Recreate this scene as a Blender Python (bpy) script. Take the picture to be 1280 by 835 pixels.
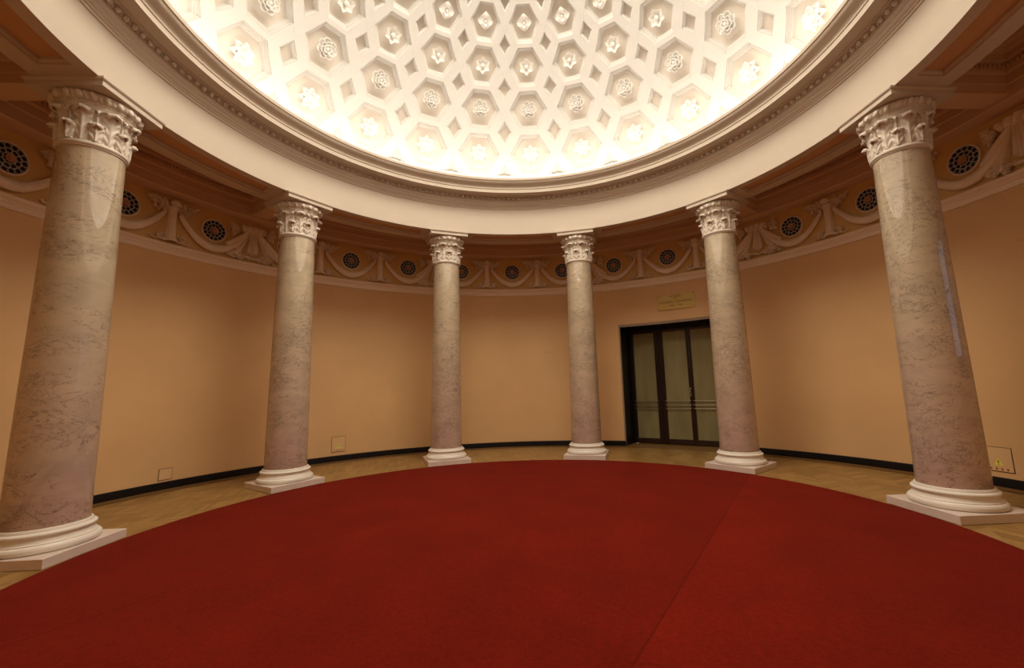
import bpy, math, random
from mathutils import Matrix, Vector
random.seed(7)
PI = math.pi
SC = bpy.context.scene
COL = SC.collection
for o in list(bpy.data.objects): bpy.data.objects.remove(o)

# ---------------------------------------------------------------- camera
FPX, CX, CY = 534.24, 23.36, -11.226
CAM = Vector((0.0, -5.0403, 1.6))
ROT = ((0.99947, -0.0174, -0.02734), (0.02458, -0.14263, 0.98947), (0.02112, 0.98962, 0.14213))  # right, up, forward
cd = bpy.data.cameras.new('camera')
cam = bpy.data.objects.new('camera', cd); COL.objects.link(cam)
r_, u_, f_ = (Vector(v) for v in ROT)
cam.matrix_world = Matrix(((r_.x, u_.x, -f_.x, CAM.x), (r_.y, u_.y, -f_.y, CAM.y), (r_.z, u_.z, -f_.z, CAM.z), (0, 0, 0, 1)))
cd.sensor_width = 36; cd.sensor_fit = 'HORIZONTAL'; cd.lens = FPX / 1280 * 36
cd.shift_x = -CX / 1280; cd.shift_y = CY / 1280
cd.clip_start = 0.05; cd.clip_end = 100
SC.camera = cam
# ---------------------------------------------------------------- world, colour, lights
w = bpy.data.worlds.new('world'); SC.world = w; w.use_nodes = True
w.node_tree.nodes['Background'].inputs[0].default_value = (0.9, 0.75, 0.6, 1)
w.node_tree.nodes['Background'].inputs[1].default_value = 0.0
SC.view_settings.view_transform = 'Standard'; SC.view_settings.look = 'None'
SC.view_settings.gamma = 1; SC.view_settings.use_curve_mapping = False
SC.view_settings.exposure = 0.48
COVE_W, COVE_COL = 6.2, (1.0, 0.925, 0.81)
CROWN_FILL_W, CROWN_FILL_COL = 430.0, (1.0, 0.90, 0.75)
NCOVE = 24
for i in range(NCOVE):                      # fluorescent battens hidden in the cove behind the cornice lip
    a = 2 * PI * (i + .5) / NCOVE
    ld = bpy.data.lights.new('cove_lamp', 'AREA'); ld.shape = 'RECTANGLE'
    ld.size = 1.08; ld.size_y = 0.10; ld.energy = COVE_W; ld.color = COVE_COL; ld.spread = PI
    lo = bpy.data.objects.new('cove_lamp', ld); COL.objects.link(lo)
    rr = 4.62
    lo.location = (rr * math.sin(a), rr * math.cos(a), 6.31)
    d = Vector((math.sin(a) * 0.30, math.cos(a) * 0.30, 1.0)).normalized()      # up and a little outward
    t = Vector((math.cos(a), -math.sin(a), 0))
    yv = (-d).cross(t)
    lo.matrix_world = Matrix(((t.x, yv.x, -d.x, lo.location.x), (t.y, yv.y, -d.y, lo.location.y), (t.z, yv.z, -d.z, lo.location.z), (0, 0, 0, 1)))

ld = bpy.data.lights.new('crown_fill_light', 'AREA'); ld.shape = 'DISK'; ld.size = 4.4; ld.energy = CROWN_FILL_W; ld.color = CROWN_FILL_COL; ld.spread = PI
lo = bpy.data.objects.new('crown_fill_light', ld); COL.objects.link(lo); lo.location = (0, 0, 9.84)       # added fill light under the dome crown to brighten the room, faces straight down
# ---------------------------------------------------------------- constants
RC = 5.0865; RW = 6.914; RCP = 4.6165; TA = math.radians(-91.98); STEP = PI / 5
COLTH = [TA + i * STEP for i in range(6)]

def proj(p):
    q = Vector(p) - CAM
    x, y, z = q.dot(r_), q.dot(u_), q.dot(f_)
    if z <= .01: return (-9999, -9999)
    return (640 + CX + FPX * x / z, 417.5 + CY - FPX * y / z)

# ---------------------------------------------------------------- materials
def new_mat(name):
    m = bpy.data.materials.new(name); m.use_nodes = True
    nt = m.node_tree; b = nt.nodes['Principled BSDF']
    return m, nt, b
def N(nt, typ, **kw):
    n = nt.nodes.new(typ)
    for k, v in kw.items():
        if k.startswith('i_'): n.inputs[int(k[2:])].default_value = v
        else: setattr(n, k, v)
    return n
def simple(name, col, rough=.6, metal=0, spec=.5, noise=0, nscale=8, bump=0, coat=0):
    m, nt, b = new_mat(name)
    b.inputs['Base Color'].default_value = (*col, 1); b.inputs['Roughness'].default_value = rough
    b.inputs['Metallic'].default_value = metal; b.inputs['Specular IOR Level'].default_value = spec
    b.inputs['Coat Weight'].default_value = coat
    if noise or bump:
        tc = N(nt, 'ShaderNodeTexCoord'); no = N(nt, 'ShaderNodeTexNoise'); no.inputs['Scale'].default_value = nscale
        no.inputs['Detail'].default_value = 6
        nt.links.new(tc.outputs['Object'], no.inputs['Vector'])
        if noise:
            mx = N(nt, 'ShaderNodeMixRGB', blend_type='MIX')
            mx.inputs[1].default_value = (*[c * (1 - noise) for c in col], 1); mx.inputs[2].default_value = (*[min(1, c * (1 + noise)) for c in col], 1)
            nt.links.new(no.outputs['Fac'], mx.inputs[0]); nt.links.new(mx.outputs[0], b.inputs['Base Color'])
        if bump:
            bp = N(nt, 'ShaderNodeBump'); bp.inputs['Strength'].default_value = bump; bp.inputs['Distance'].default_value = .01
            nt.links.new(no.outputs['Fac'], bp.inputs['Height']); nt.links.new(bp.outputs[0], b.inputs['Normal'])
    return m
M = {}
M['dome'] = simple('dome_plaster', (.66, .64, .605), .8, noise=.03, nscale=2)
M['coffer'] = simple('coffer_plaster', (.71, .65, .57), .8, noise=.03, nscale=2)
M['rosette'] = simple('rosette_plaster', (.86, .835, .79), .7)
M['plaster'] = simple('cream_plaster', (.62, .53, .43), .75, noise=.03, nscale=1.5)
M['capital'] = simple('capital_plaster', (.72, .64, .54), .6, noise=.05, nscale=20, bump=.15)
M['base'] = simple('base_paint', (.86, .80, .70), .35, noise=.02, nscale=6)
M['relief'] = simple('relief_plaster', (.92, .75, .59), .8, noise=.12, nscale=14, bump=.3)
M['frieze'] = simple('ochre_frieze_paint', (.74, .48, .19), .8, noise=.06, nscale=3)
M['gallery'] = simple('gallery_plaster', (.68, .46, .31), .8, noise=.04, nscale=2)
M['gpanel'] = simple('gallery_panel_paint', (.62, .35, .16), .8, noise=.04, nscale=2)
M['mould'] = simple('wall_moulding_paint', (.90, .74, .60), .6, noise=.03, nscale=3)
M['black'] = simple('black_baseboard_paint', (.008, .007, .008), .35, spec=.25)
M['darkwood'] = simple('dark_door_wood', (.020, .008, .006), .3, noise=.3, nscale=30)
M['metal'] = simple('dull_brass', (.30, .24, .16), .35, metal=1)
M['steel'] = simple('steel', (.6, .58, .55), .25, metal=1)
M['dark'] = simple('dark_void', (.006, .007, .012), .5)
M['tracery'] = simple('grey_tracery', (.52, .52, .54), .5, metal=.2)
M['pinkcore'] = simple('terracotta_rosette', (.55, .30, .20), .7)
M['plate'] = simple('cover_plate_paint', (.76, .49, .24), .6)
M['gap'] = simple('plate_gap', (.10, .05, .02), .8)
M['yellow'] = simple('warning_yellow', (.85, .78, .12), .5)
M['red'] = simple('red_mark', (.35, .03, .01), .5)
M['brass'] = simple('plaque_brass', (.62, .43, .11), .45, metal=.2, noise=.08, nscale=30)
M['letter'] = simple('engraved_letters', (.10, .045, .01), .7)
M['lintel'] = simple('lintel_moulding', (.36, .25, .17), .5)

def wall_mat():
    m, nt, b = new_mat('tan_wall_paint'); b.inputs['Roughness'].default_value = .5; b.inputs['Specular IOR Level'].default_value = .35
    tc = N(nt, 'ShaderNodeTexCoord')
    n1 = N(nt, 'ShaderNodeTexNoise'); n1.inputs['Scale'].default_value = .8; n1.inputs['Detail'].default_value = 4
    n2 = N(nt, 'ShaderNodeTexNoise'); n2.inputs['Scale'].default_value = 9; n2.inputs['Detail'].default_value = 8
    nt.links.new(tc.outputs['Object'], n1.inputs[0]); nt.links.new(tc.outputs['Object'], n2.inputs[0])
    cr = N(nt, 'ShaderNodeValToRGB'); cr.color_ramp.elements[0].position = .35; cr.color_ramp.elements[0].color = (.72, .45, .215, 1)
    cr.color_ramp.elements[1].position = .65; cr.color_ramp.elements[1].color = (.78, .49, .235, 1)
    nt.links.new(n1.outputs['Fac'], cr.inputs[0])
    # faint scuffs, horizontal
    mp = N(nt, 'ShaderNodeMapping'); mp.inputs['Scale'].default_value = (1.2, 1.2, 5)
    n3 = N(nt, 'ShaderNodeTexNoise'); n3.inputs['Scale'].default_value = 1.6; n3.inputs['Detail'].default_value = 10; n3.inputs['Distortion'].default_value = 1.5
    nt.links.new(tc.outputs['Object'], mp.inputs[0]); nt.links.new(mp.outputs[0], n3.inputs[0])
    r3 = N(nt, 'ShaderNodeValToRGB'); r3.color_ramp.elements[0].position = .70; r3.color_ramp.elements[0].color = (0, 0, 0, 1)
    r3.color_ramp.elements[1].position = .78; r3.color_ramp.elements[1].color = (.35, .35, .35, 1)
    nt.links.new(n3.outputs['Fac'], r3.inputs[0])
    mx = N(nt, 'ShaderNodeMixRGB'); mx.inputs[2].default_value = (.52, .31, .17, 1)
    nt.links.new(r3.outputs[0], mx.inputs[0]); nt.links.new(cr.outputs[0], mx.inputs[1]); nt.links.new(mx.outputs[0], b.inputs['Base Color'])
    bp = N(nt, 'ShaderNodeBump'); bp.inputs['Strength'].default_value = .12; bp.inputs['Distance'].default_value = .01
    nt.links.new(n2.outputs['Fac'], bp.inputs['Height']); nt.links.new(bp.outputs[0], b.inputs['Normal'])
    return m
M['wall'] = wall_mat()

def marble_mat():
    m, nt, b = new_mat('veined_pink_beige_marble')
    b.inputs['Roughness'].default_value = .5; b.inputs['Coat Weight'].default_value = 1.0; b.inputs['Coat IOR'].default_value = 1.75; b.inputs['Coat Roughness'].default_value = .02
    tc = N(nt, 'ShaderNodeTexCoord'); oi = N(nt, 'ShaderNodeObjectInfo')
    add = N(nt, 'ShaderNodeVectorMath', operation='ADD'); sc = N(nt, 'ShaderNodeVectorMath', operation='SCALE'); sc.inputs['Scale'].default_value = 37
    cmb = N(nt, 'ShaderNodeCombineXYZ'); 
    for k in range(3): nt.links.new(oi.outputs['Random'], cmb.inputs[k])
    nt.links.new(cmb.outputs[0], sc.inputs[0]); nt.links.new(tc.outputs['Object'], add.inputs[0]); nt.links.new(sc.outputs[0], add.inputs[1])
    mp = N(nt, 'ShaderNodeMapping'); mp.inputs['Scale'].default_value = (1.0, 1.0, 1.7); nt.links.new(add.outputs[0], mp.inputs[0])
    # base tone: pinker low down, beige above, with clouds
    sep = N(nt, 'ShaderNodeSeparateXYZ'); nt.links.new(tc.outputs['Object'], sep.inputs[0])
    nz = N(nt, 'ShaderNodeTexNoise'); nz.inputs['Scale'].default_value = 2.0; nz.inputs['Detail'].default_value = 5; nt.links.new(mp.outputs[0], nz.inputs[0])
    ma = N(nt, 'ShaderNodeMath', operation='MULTIPLY_ADD'); ma.inputs[1].default_value = 2.4; nt.links.new(nz.outputs['Fac'], ma.inputs[0]); nt.links.new(sep.outputs[2], ma.inputs[2])
    mr = N(nt, 'ShaderNodeMapRange'); mr.inputs[1].default_value = 1.6; mr.inputs[2].default_value = 4.2; nt.links.new(ma.outputs[0], mr.inputs[0])
    cr = N(nt, 'ShaderNodeValToRGB'); e = cr.color_ramp.elements
    e[0].color = (.54, .385, .31, 1); e[1].color = (.54, .44, .305, 1); nt.links.new(mr.outputs[0], cr.inputs[0])
    # soft clouds
    n2 = N(nt, 'ShaderNodeTexNoise'); n2.inputs['Scale'].default_value = 2.2; n2.inputs['Detail'].default_value = 9; n2.inputs['Roughness'].default_value = .65; n2.inputs['Distortion'].default_value = .8
    nt.links.new(mp.outputs[0], n2.inputs[0])
    r2 = N(nt, 'ShaderNodeValToRGB'); r2.color_ramp.elements[0].position = .38; r2.color_ramp.elements[0].color = (.88, .87, .86, 1); r2.color_ramp.elements[1].position = .62; r2.color_ramp.elements[1].color = (1.08, 1.06, 1.04, 1)
    nt.links.new(n2.outputs['Fac'], r2.inputs[0])
    mu = N(nt, 'ShaderNodeMixRGB', blend_type='MULTIPLY'); mu.inputs[0].default_value = 1; nt.links.new(cr.outputs[0], mu.inputs[1]); nt.links.new(r2.outputs[0], mu.inputs[2])
    # thin veins: |noise-.5| masked by patches
    def vein(scale, dist, wdt, msc, mlo, mhi, off):
        mo = N(nt, 'ShaderNodeMapping'); mo.inputs['Location'].default_value = (off, off * 2, off * .5); mo.inputs['Scale'].default_value = (1, 1, 1.15); nt.links.new(mp.outputs[0], mo.inputs[0])
        a = N(nt, 'ShaderNodeTexNoise'); a.inputs['Scale'].default_value = scale; a.inputs['Detail'].default_value = 5; a.inputs['Roughness'].default_value = .6; a.inputs['Distortion'].default_value = dist
        nt.links.new(mo.outputs[0], a.inputs[0])
        s = N(nt, 'ShaderNodeMath', operation='SUBTRACT'); s.inputs[1].default_value = .5; nt.links.new(a.outputs['Fac'], s.inputs[0])
        ab = N(nt, 'ShaderNodeMath', operation='ABSOLUTE'); nt.links.new(s.outputs[0], ab.inputs[0])
        r = N(nt, 'ShaderNodeMapRange'); r.inputs[1].default_value = 0; r.inputs[2].default_value = wdt; r.inputs[3].default_value = 1; r.inputs[4].default_value = 0; nt.links.new(ab.outputs[0], r.inputs[0])
        k = N(nt, 'ShaderNodeTexNoise'); k.inputs['Scale'].default_value = msc; k.inputs['Detail'].default_value = 3; nt.links.new(mo.outputs[0], k.inputs[0])
        q = N(nt, 'ShaderNodeMapRange'); q.inputs[1].default_value = mlo; q.inputs[2].default_value = mhi; nt.links.new(k.outputs['Fac'], q.inputs[0])
        x = N(nt, 'ShaderNodeMath', operation='MULTIPLY'); nt.links.new(r.outputs[0], x.inputs[0]); nt.links.new(q.outputs[0], x.inputs[1])
        return x
    v1 = vein(2.0, 2.8, .012, 1.5, .45, .52, 0); v2 = vein(4.2, 2.4, .018, 1.7, .49, .55, 5)
    mxv = N(nt, 'ShaderNodeMath', operation='MAXIMUM'); nt.links.new(v1.outputs[0], mxv.inputs[0]); nt.links.new(v2.outputs[0], mxv.inputs[1])
    # dark specks
    sp = N(nt, 'ShaderNodeTexNoise'); sp.inputs['Scale'].default_value = 26; sp.inputs['Detail'].default_value = 2; nt.links.new(mp.outputs[0], sp.inputs[0])
    spr = N(nt, 'ShaderNodeMapRange'); spr.inputs[1].default_value = .73; spr.inputs[2].default_value = .78; nt.links.new(sp.outputs['Fac'], spr.inputs[0])
    mx2 = N(nt, 'ShaderNodeMath', operation='MAXIMUM'); nt.links.new(mxv.outputs[0], mx2.inputs[0]); nt.links.new(spr.outputs[0], mx2.inputs[1])
    fa = N(nt, 'ShaderNodeMath', operation='MULTIPLY'); fa.inputs[1].default_value = .9; nt.links.new(mx2.outputs[0], fa.inputs[0])
    fin = N(nt, 'ShaderNodeMixRGB'); fin.inputs[2].default_value = (.10, .062, .045, 1); nt.links.new(fa.outputs[0], fin.inputs[0]); nt.links.new(mu.outputs[0], fin.inputs[1])
    nt.links.new(fin.outputs[0], b.inputs['Base Color'])
    return m
M['marble'] = marble_mat()
def plinth_mat():
    m = simple('pale_pink_marble', (.74, .62, .54), .3, noise=.10, nscale=5); return m
M['plinth'] = plinth_mat()

def carpet_mat():
    m, nt, b = new_mat('red_carpet_pile'); b.inputs['Roughness'].default_value = 1; b.inputs['Specular IOR Level'].default_value = .05
    b.inputs['Sheen Weight'].default_value = .12; b.inputs['Sheen Tint'].default_value = (.8, .25, .15, 1)
    tc = N(nt, 'ShaderNodeTexCoord')
    n1 = N(nt, 'ShaderNodeTexNoise'); n1.inputs['Scale'].default_value = 1.3; n1.inputs['Detail'].default_value = 5; nt.links.new(tc.outputs['Object'], n1.inputs[0])
    n2 = N(nt, 'ShaderNodeTexNoise'); n2.inputs['Scale'].default_value = 95; n2.inputs['Detail'].default_value = 5; n2.inputs['Roughness'].default_value = .8; nt.links.new(tc.outputs['Object'], n2.inputs[0])
    cr = N(nt, 'ShaderNodeValToRGB'); cr.color_ramp.elements[0].position = .3; cr.color_ramp.elements[0].color = (.132, .0074, .0032, 1); cr.color_ramp.elements[1].position = .7; cr.color_ramp.elements[1].color = (.166, .0095, .0039, 1)
    nt.links.new(n1.outputs['Fac'], cr.inputs[0])
    r2 = N(nt, 'ShaderNodeValToRGB'); r2.color_ramp.elements[0].position = .36; r2.color_ramp.elements[0].color = (.70, .70, .70, 1); r2.color_ramp.elements[1].position = .64; r2.color_ramp.elements[1].color = (1.28, 1.28, 1.28, 1)
    nt.links.new(n2.outputs['Fac'], r2.inputs[0])
    mu = N(nt, 'ShaderNodeMixRGB', blend_type='MULTIPLY'); mu.inputs[0].default_value = 1; nt.links.new(cr.outputs[0], mu.inputs[1]); nt.links.new(r2.outputs[0], mu.inputs[2])
    n4 = N(nt, 'ShaderNodeTexNoise'); n4.inputs['Scale'].default_value = 24; n4.inputs['Detail'].default_value = 6; n4.inputs['Roughness'].default_value = .75; nt.links.new(tc.outputs['Object'], n4.inputs[0])
    r4 = N(nt, 'ShaderNodeMapRange'); r4.inputs[1].default_value = .3; r4.inputs[2].default_value = .7; r4.inputs[3].default_value = .80; r4.inputs[4].default_value = 1.2; nt.links.new(n4.outputs['Fac'], r4.inputs[0])
    mu4 = N(nt, 'ShaderNodeMixRGB', blend_type='MULTIPLY'); mu4.inputs[0].default_value = 1; nt.links.new(mu.outputs[0], mu4.inputs[1]); nt.links.new(r4.outputs[0], mu4.inputs[2]); mu = mu4
    # strips sewn together, width 3.6 m, seams at +-1.8 m along a 56 degree direction
    dt = N(nt, 'ShaderNodeVectorMath', operation='DOT_PRODUCT'); dt.inputs[1].default_value = (.832, -.555, 0); nt.links.new(tc.outputs['Object'], dt.inputs[0])
    ab = N(nt, 'ShaderNodeMath', operation='ABSOLUTE'); nt.links.new(dt.outputs['Value'], ab.inputs[0])
    sb = N(nt, 'ShaderNodeMath', operation='SUBTRACT'); sb.inputs[1].default_value = 1.8; nt.links.new(ab.outputs[0], sb.inputs[0])
    ab2 = N(nt, 'ShaderNodeMath', operation='ABSOLUTE'); nt.links.new(sb.outputs[0], ab2.inputs[0])
    se = N(nt, 'ShaderNodeMapRange'); se.inputs[1].default_value = 0; se.inputs[2].default_value = .012; se.inputs[3].default_value = .62; se.inputs[4].default_value = 1; nt.links.new(ab2.outputs[0], se.inputs[0])
    gt = N(nt, 'ShaderNodeMath', operation='GREATER_THAN'); gt.inputs[1].default_value = 1.8; nt.links.new(dt.outputs['Value'], gt.inputs[0])
    # the right strip's pile is brushed lighter close to its seam
    rg = N(nt, 'ShaderNodeMapRange'); rg.inputs[1].default_value = 1.8; rg.inputs[2].default_value = 3.6; rg.inputs[3].default_value = 1.13; rg.inputs[4].default_value = .97; nt.links.new(dt.outputs['Value'], rg.inputs[0])
    lg = N(nt, 'ShaderNodeMix', data_type='FLOAT'); lg.inputs[2].default_value = 1.0; nt.links.new(gt.outputs[0], lg.inputs[0]); nt.links.new(rg.outputs[0], lg.inputs[3])
    pr = N(nt, 'ShaderNodeMath', operation='MULTIPLY'); nt.links.new(se.outputs[0], pr.inputs[0]); nt.links.new(lg.outputs[0], pr.inputs[1])
    m2 = N(nt, 'ShaderNodeMixRGB', blend_type='MULTIPLY'); m2.inputs[0].default_value = 1; nt.links.new(mu.outputs[0], m2.inputs[1]); nt.links.new(pr.outputs[0], m2.inputs[2])
    nt.links.new(m2.outputs[0], b.inputs['Base Color'])
    bp = N(nt, 'ShaderNodeBump'); bp.inputs['Strength'].default_value = .4; bp.inputs['Distance'].default_value = .004; nt.links.new(n2.outputs['Fac'], bp.inputs['Height']); nt.links.new(bp.outputs[0], b.inputs['Normal'])
    return m
M['carpet'] = carpet_mat()

def parquet_mat():
    m, nt, b = new_mat('oak_parquet'); b.inputs['Roughness'].default_value = .32; b.inputs['Specular IOR Level'].default_value = .5
    tc = N(nt, 'ShaderNodeTexCoord'); sep = N(nt, 'ShaderNodeSeparateXYZ')
    rt = N(nt, 'ShaderNodeMapping'); rt.inputs['Rotation'].default_value = (0, 0, .5); nt.links.new(tc.outputs['Object'], rt.inputs[0]); nt.links.new(rt.outputs[0], sep.inputs[0])
    def math_(op, a, b_=None):
        n = N(nt, 'ShaderNodeMath', operation=op)
        for k, v in enumerate((a, b_)):
            if v is None: continue
            if isinstance(v, (int, float)): n.inputs[k].default_value = v
            else: nt.links.new(v, n.inputs[k])
        return n.outputs[0]
    X, Y = sep.outputs[0], sep.outputs[1]
    xs = math_('DIVIDE', X, .26); ix = math_('FLOOR', xs); fx = math_('FRACT', xs)
    par = math_('MODULO', math_('ABSOLUTE', ix), 2.0)
    sg = math_('SUBTRACT', math_('MULTIPLY', par, 2.0), 1.0)
    yy = math_('ADD', Y, math_('MULTIPLY', sg, math_('MULTIPLY', math_('SUBTRACT', fx, .5), .26)))
    ys = math_('DIVIDE', yy, .085); iy = math_('FLOOR', ys); fy = math_('FRACT', ys)
    cb = N(nt, 'ShaderNodeCombineXYZ'); nt.links.new(ix, cb.inputs[0]); nt.links.new(iy, cb.inputs[1])
    wn = N(nt, 'ShaderNodeTexWhiteNoise', noise_dimensions='2D'); nt.links.new(cb.outputs[0], wn.inputs[0])
    cr = N(nt, 'ShaderNodeValToRGB'); cr.color_ramp.elements[0].color = (.24, .125, .032, 1); cr.color_ramp.elements[1].color = (.40, .23, .07, 1); nt.links.new(wn.outputs['Value'], cr.inputs[0])
    gn = N(nt, 'ShaderNodeTexNoise'); gn.inputs['Scale'].default_value = 30; gn.inputs['Detail'].default_value = 4; nt.links.new(tc.outputs['Object'], gn.inputs[0])
    g = N(nt, 'ShaderNodeMapRange'); g.inputs[3].default_value = .8; g.inputs[4].default_value = 1.2; nt.links.new(gn.outputs['Fac'], g.inputs[0])
    ga = math_('MINIMUM', math_('MULTIPLY', fy, 14.0), 1.0); gb = math_('MINIMUM', math_('MULTIPLY', fx, 30.0), 1.0)
    gg = math_('ADD', math_('MULTIPLY', math_('MINIMUM', ga, gb), .5), .5)
    tot = math_('MULTIPLY', gg, g.outputs[0])
    mu = N(nt, 'ShaderNodeMixRGB', blend_type='MULTIPLY'); mu.inputs[0].default_value = 1; nt.links.new(cr.outputs[0], mu.inputs[1]); nt.links.new(tot, mu.inputs[2])
    ln = N(nt, 'ShaderNodeVectorMath', operation='LENGTH'); nt.links.new(tc.outputs['Object'], ln.inputs[0])
    bd = math_('GREATER_THAN', ln.outputs['Value'], 6.66); bl = math_('LESS_THAN', math_('ABSOLUTE', math_('SUBTRACT', ln.outputs['Value'], 6.66)), .03)
    m3 = N(nt, 'ShaderNodeMixRGB'); m3.inputs[2].default_value = (.16, .075, .02, 1); nt.links.new(math_('MULTIPLY', bd, .6), m3.inputs[0]); nt.links.new(mu.outputs[0], m3.inputs[1])
    m4 = N(nt, 'ShaderNodeMixRGB'); m4.inputs[2].default_value = (.06, .025, .008, 1); nt.links.new(bl, m4.inputs[0]); nt.links.new(m3.outputs[0], m4.inputs[1])
    nt.links.new(m4.outputs[0], b.inputs['Base Color'])
    return m
M['parquet'] = parquet_mat()
def glass_mat():
    m, nt, b = new_mat('curtained_door_glass'); b.inputs['Roughness'].default_value = .14; b.inputs['Specular IOR Level'].default_value = .8
    tc = N(nt, 'ShaderNodeTexCoord'); mp = N(nt, 'ShaderNodeMapping'); mp.inputs['Scale'].default_value = (3, 1, .5)
    no = N(nt, 'ShaderNodeTexNoise'); no.inputs['Scale'].default_value = 1.4; no.inputs['Detail'].default_value = 5
    nt.links.new(tc.outputs['Object'], mp.inputs[0]); nt.links.new(mp.outputs[0], no.inputs[0])
    cr = N(nt, 'ShaderNodeValToRGB'); cr.color_ramp.elements[0].position = .3; cr.color_ramp.elements[0].color = (.19, .165, .075, 1); cr.color_ramp.elements[1].position = .7; cr.color_ramp.elements[1].color = (.25, .225, .11, 1)
    nt.links.new(no.outputs['Fac'], cr.inputs[0]); nt.links.new(cr.outputs[0], b.inputs['Base Color'])
    return m
M['glass'] = glass_mat()

# ---------------------------------------------------------------- mesh helper
class MB:
    def __init__(s): s.v = []; s.f = []; s.m = []
    def add(s, vs, fs, mi=0):
        o = len(s.v); s.v += [tuple(p) for p in vs]; s.f += [tuple(o + i for i in f) for f in fs]; s.m += [mi] * len(fs)
    def grid(s, rows, closed_u=False, mi=0):
        n = len(rows[0]); vs = [p for r in rows for p in r]; fs = []
        for i in range(len(rows) - 1):
            for j in range(n if closed_u else n - 1):
                k = (j + 1) % n
                fs.append((i * n + j, i * n + k, (i + 1) * n + k, (i + 1) * n + j))
        s.add(vs, fs, mi)
    def lathe(s, prof, n=48, mi=0, cap=False):
        rows = [[(r * math.sin(2 * PI * j / n), r * math.cos(2 * PI * j / n), z) for j in range(n)] for r, z in prof]
        s.grid(rows, True, mi)
        if cap:
            o = len(s.v)
            s.add(rows[0], [tuple(range(n))[::-1]], mi); s.add(rows[-1], [tuple(range(n))], mi)
    def box(s, x0, x1, y0, y1, z0, z1, mi=0):
        vs = [(x, y, z) for z in (z0, z1) for y in (y0, y1) for x in (x0, x1)]
        s.add(vs, [(0, 2, 3, 1), (4, 5, 7, 6), (0, 1, 5, 4), (2, 6, 7, 3), (0, 4, 6, 2), (1, 3, 7, 5)], mi)
    def bevbox(s, x0, x1, y0, y1, z0, z1, b=.01, mi=0):
        def loop(i, z): return [(x0 + i, y0 + i, z), (x1 - i, y0 + i, z), (x1 - i, y1 - i, z), (x0 + i, y1 - i, z)]
        L = [loop(b, z0), loop(0, z0 + b), loop(0, z1 - b), loop(b, z1)]
        s.grid(L, True, mi); s.add(L[0], [(3, 2, 1, 0)], mi); s.add(L[-1], [(0, 1, 2, 3)], mi)
    def ball(s, c, r, nu=8, nv=5, mi=0, R=None):
        if isinstance(r, (int, float)): r = (r, r, r)
        rows = []
        for i in range(nv + 1):
            a = PI * i / nv; row = []
            for j in range(nu):
                t = 2 * PI * j / nu
                p = Vector((r[0] * math.sin(a) * math.cos(t), r[1] * math.sin(a) * math.sin(t), r[2] * math.cos(a)))
                if R: p = R @ p
                row.append((c[0] + p.x, c[1] + p.y, c[2] + p.z))
            rows.append(row)
        s.grid(rows, True, mi)
    def tube(s, path, rad, n=8, mi=0, closed=False, flat=1.0, nrm=Vector((0, 1, 0)), mod=None, caps=True):
        P = [Vector(p) for p in path]; rows = []; m = len(P)
        for i, p in enumerate(P):
            a = P[(i - 1) % m] if (closed or i > 0) else p; b = P[(i + 1) % m] if (closed or i < m - 1) else p
            t = (b - a).normalized(); side = t.cross(nrm)
            if side.length < 1e-4: side = t.cross(Vector((1, 0, 0)))
            side.normalize(); up = side.cross(t).normalized()
            r = rad[i] if isinstance(rad, (list, tuple)) else rad
            row = []
            for j in range(n):
                q = 2 * PI * j / n; k = r * (mod(i, q) if mod else 1)
                row.append(tuple(p + side * (k * math.cos(q)) + up * (k * flat * math.sin(q))))
            rows.append(row)
        if closed: rows.append(rows[0])
        s.grid(rows, True, mi)
        if caps and not closed:
            s.add(rows[0], [tuple(range(n))[::-1]], mi); s.add(rows[-1], [tuple(range(n))], mi)
    def map(s, f): s.v = [tuple(f(Vector(p))) for p in s.v]
    def build(s, name, mats, parent=None, smooth=True, angle=38, tagd=None):
        me = bpy.data.meshes.new(name); me.from_pydata(s.v, [], s.f)
        if not isinstance(mats, (list, tuple)): mats = [mats]
        for m in mats: me.materials.append(m)
        if any(s.m): me.polygons.foreach_set('material_index', s.m)
        import bmesh
        bm = bmesh.new(); bm.from_mesh(me); bmesh.ops.remove_doubles(bm, verts=bm.verts, dist=1e-5)
        bmesh.ops.recalc_face_normals(bm, faces=bm.faces); bm.to_mesh(me); bm.free()
        if smooth:
            me.polygons.foreach_set('use_smooth', [True] * len(me.polygons))
            try: me.set_sharp_from_angle(angle=math.radians(angle))
            except Exception: pass
        o = bpy.data.objects.new(name, me); COL.objects.link(o)
        if parent: o.parent = parent
        return o
def struct(o): o['kind'] = 'structure'; return o
def tag(o, label, cat, group=None):
    o['label'] = label; o['category'] = cat
    if group: o['group'] = group
    return o
def empty(name, loc=(0, 0, 0), rz=0):
    o = bpy.data.objects.new(name, None); o.empty_display_size = .2; COL.objects.link(o); o.location = loc; o.rotation_euler = (0, 0, rz); return o
def copy_tree(o, parent=None):
    c = o.copy(); COL.objects.link(c)
    if parent: c.parent = parent
    for ch in list(o.children): copy_tree(ch, c)
    return c
def pol(r, th, z): return (r * math.sin(th), r * math.cos(th), z)

# ---------------------------------------------------------------- room shell
NS = 240
mb = MB(); mb.add([pol(7.9, 2 * PI * j / 96, 0) for j in range(96)], [tuple(range(96))]); mb.add([pol(7.9, 2 * PI * j / 96, -.1) for j in range(96)], [tuple(range(96))])
struct(mb.build('floor', M['parquet'], smooth=False))

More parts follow.
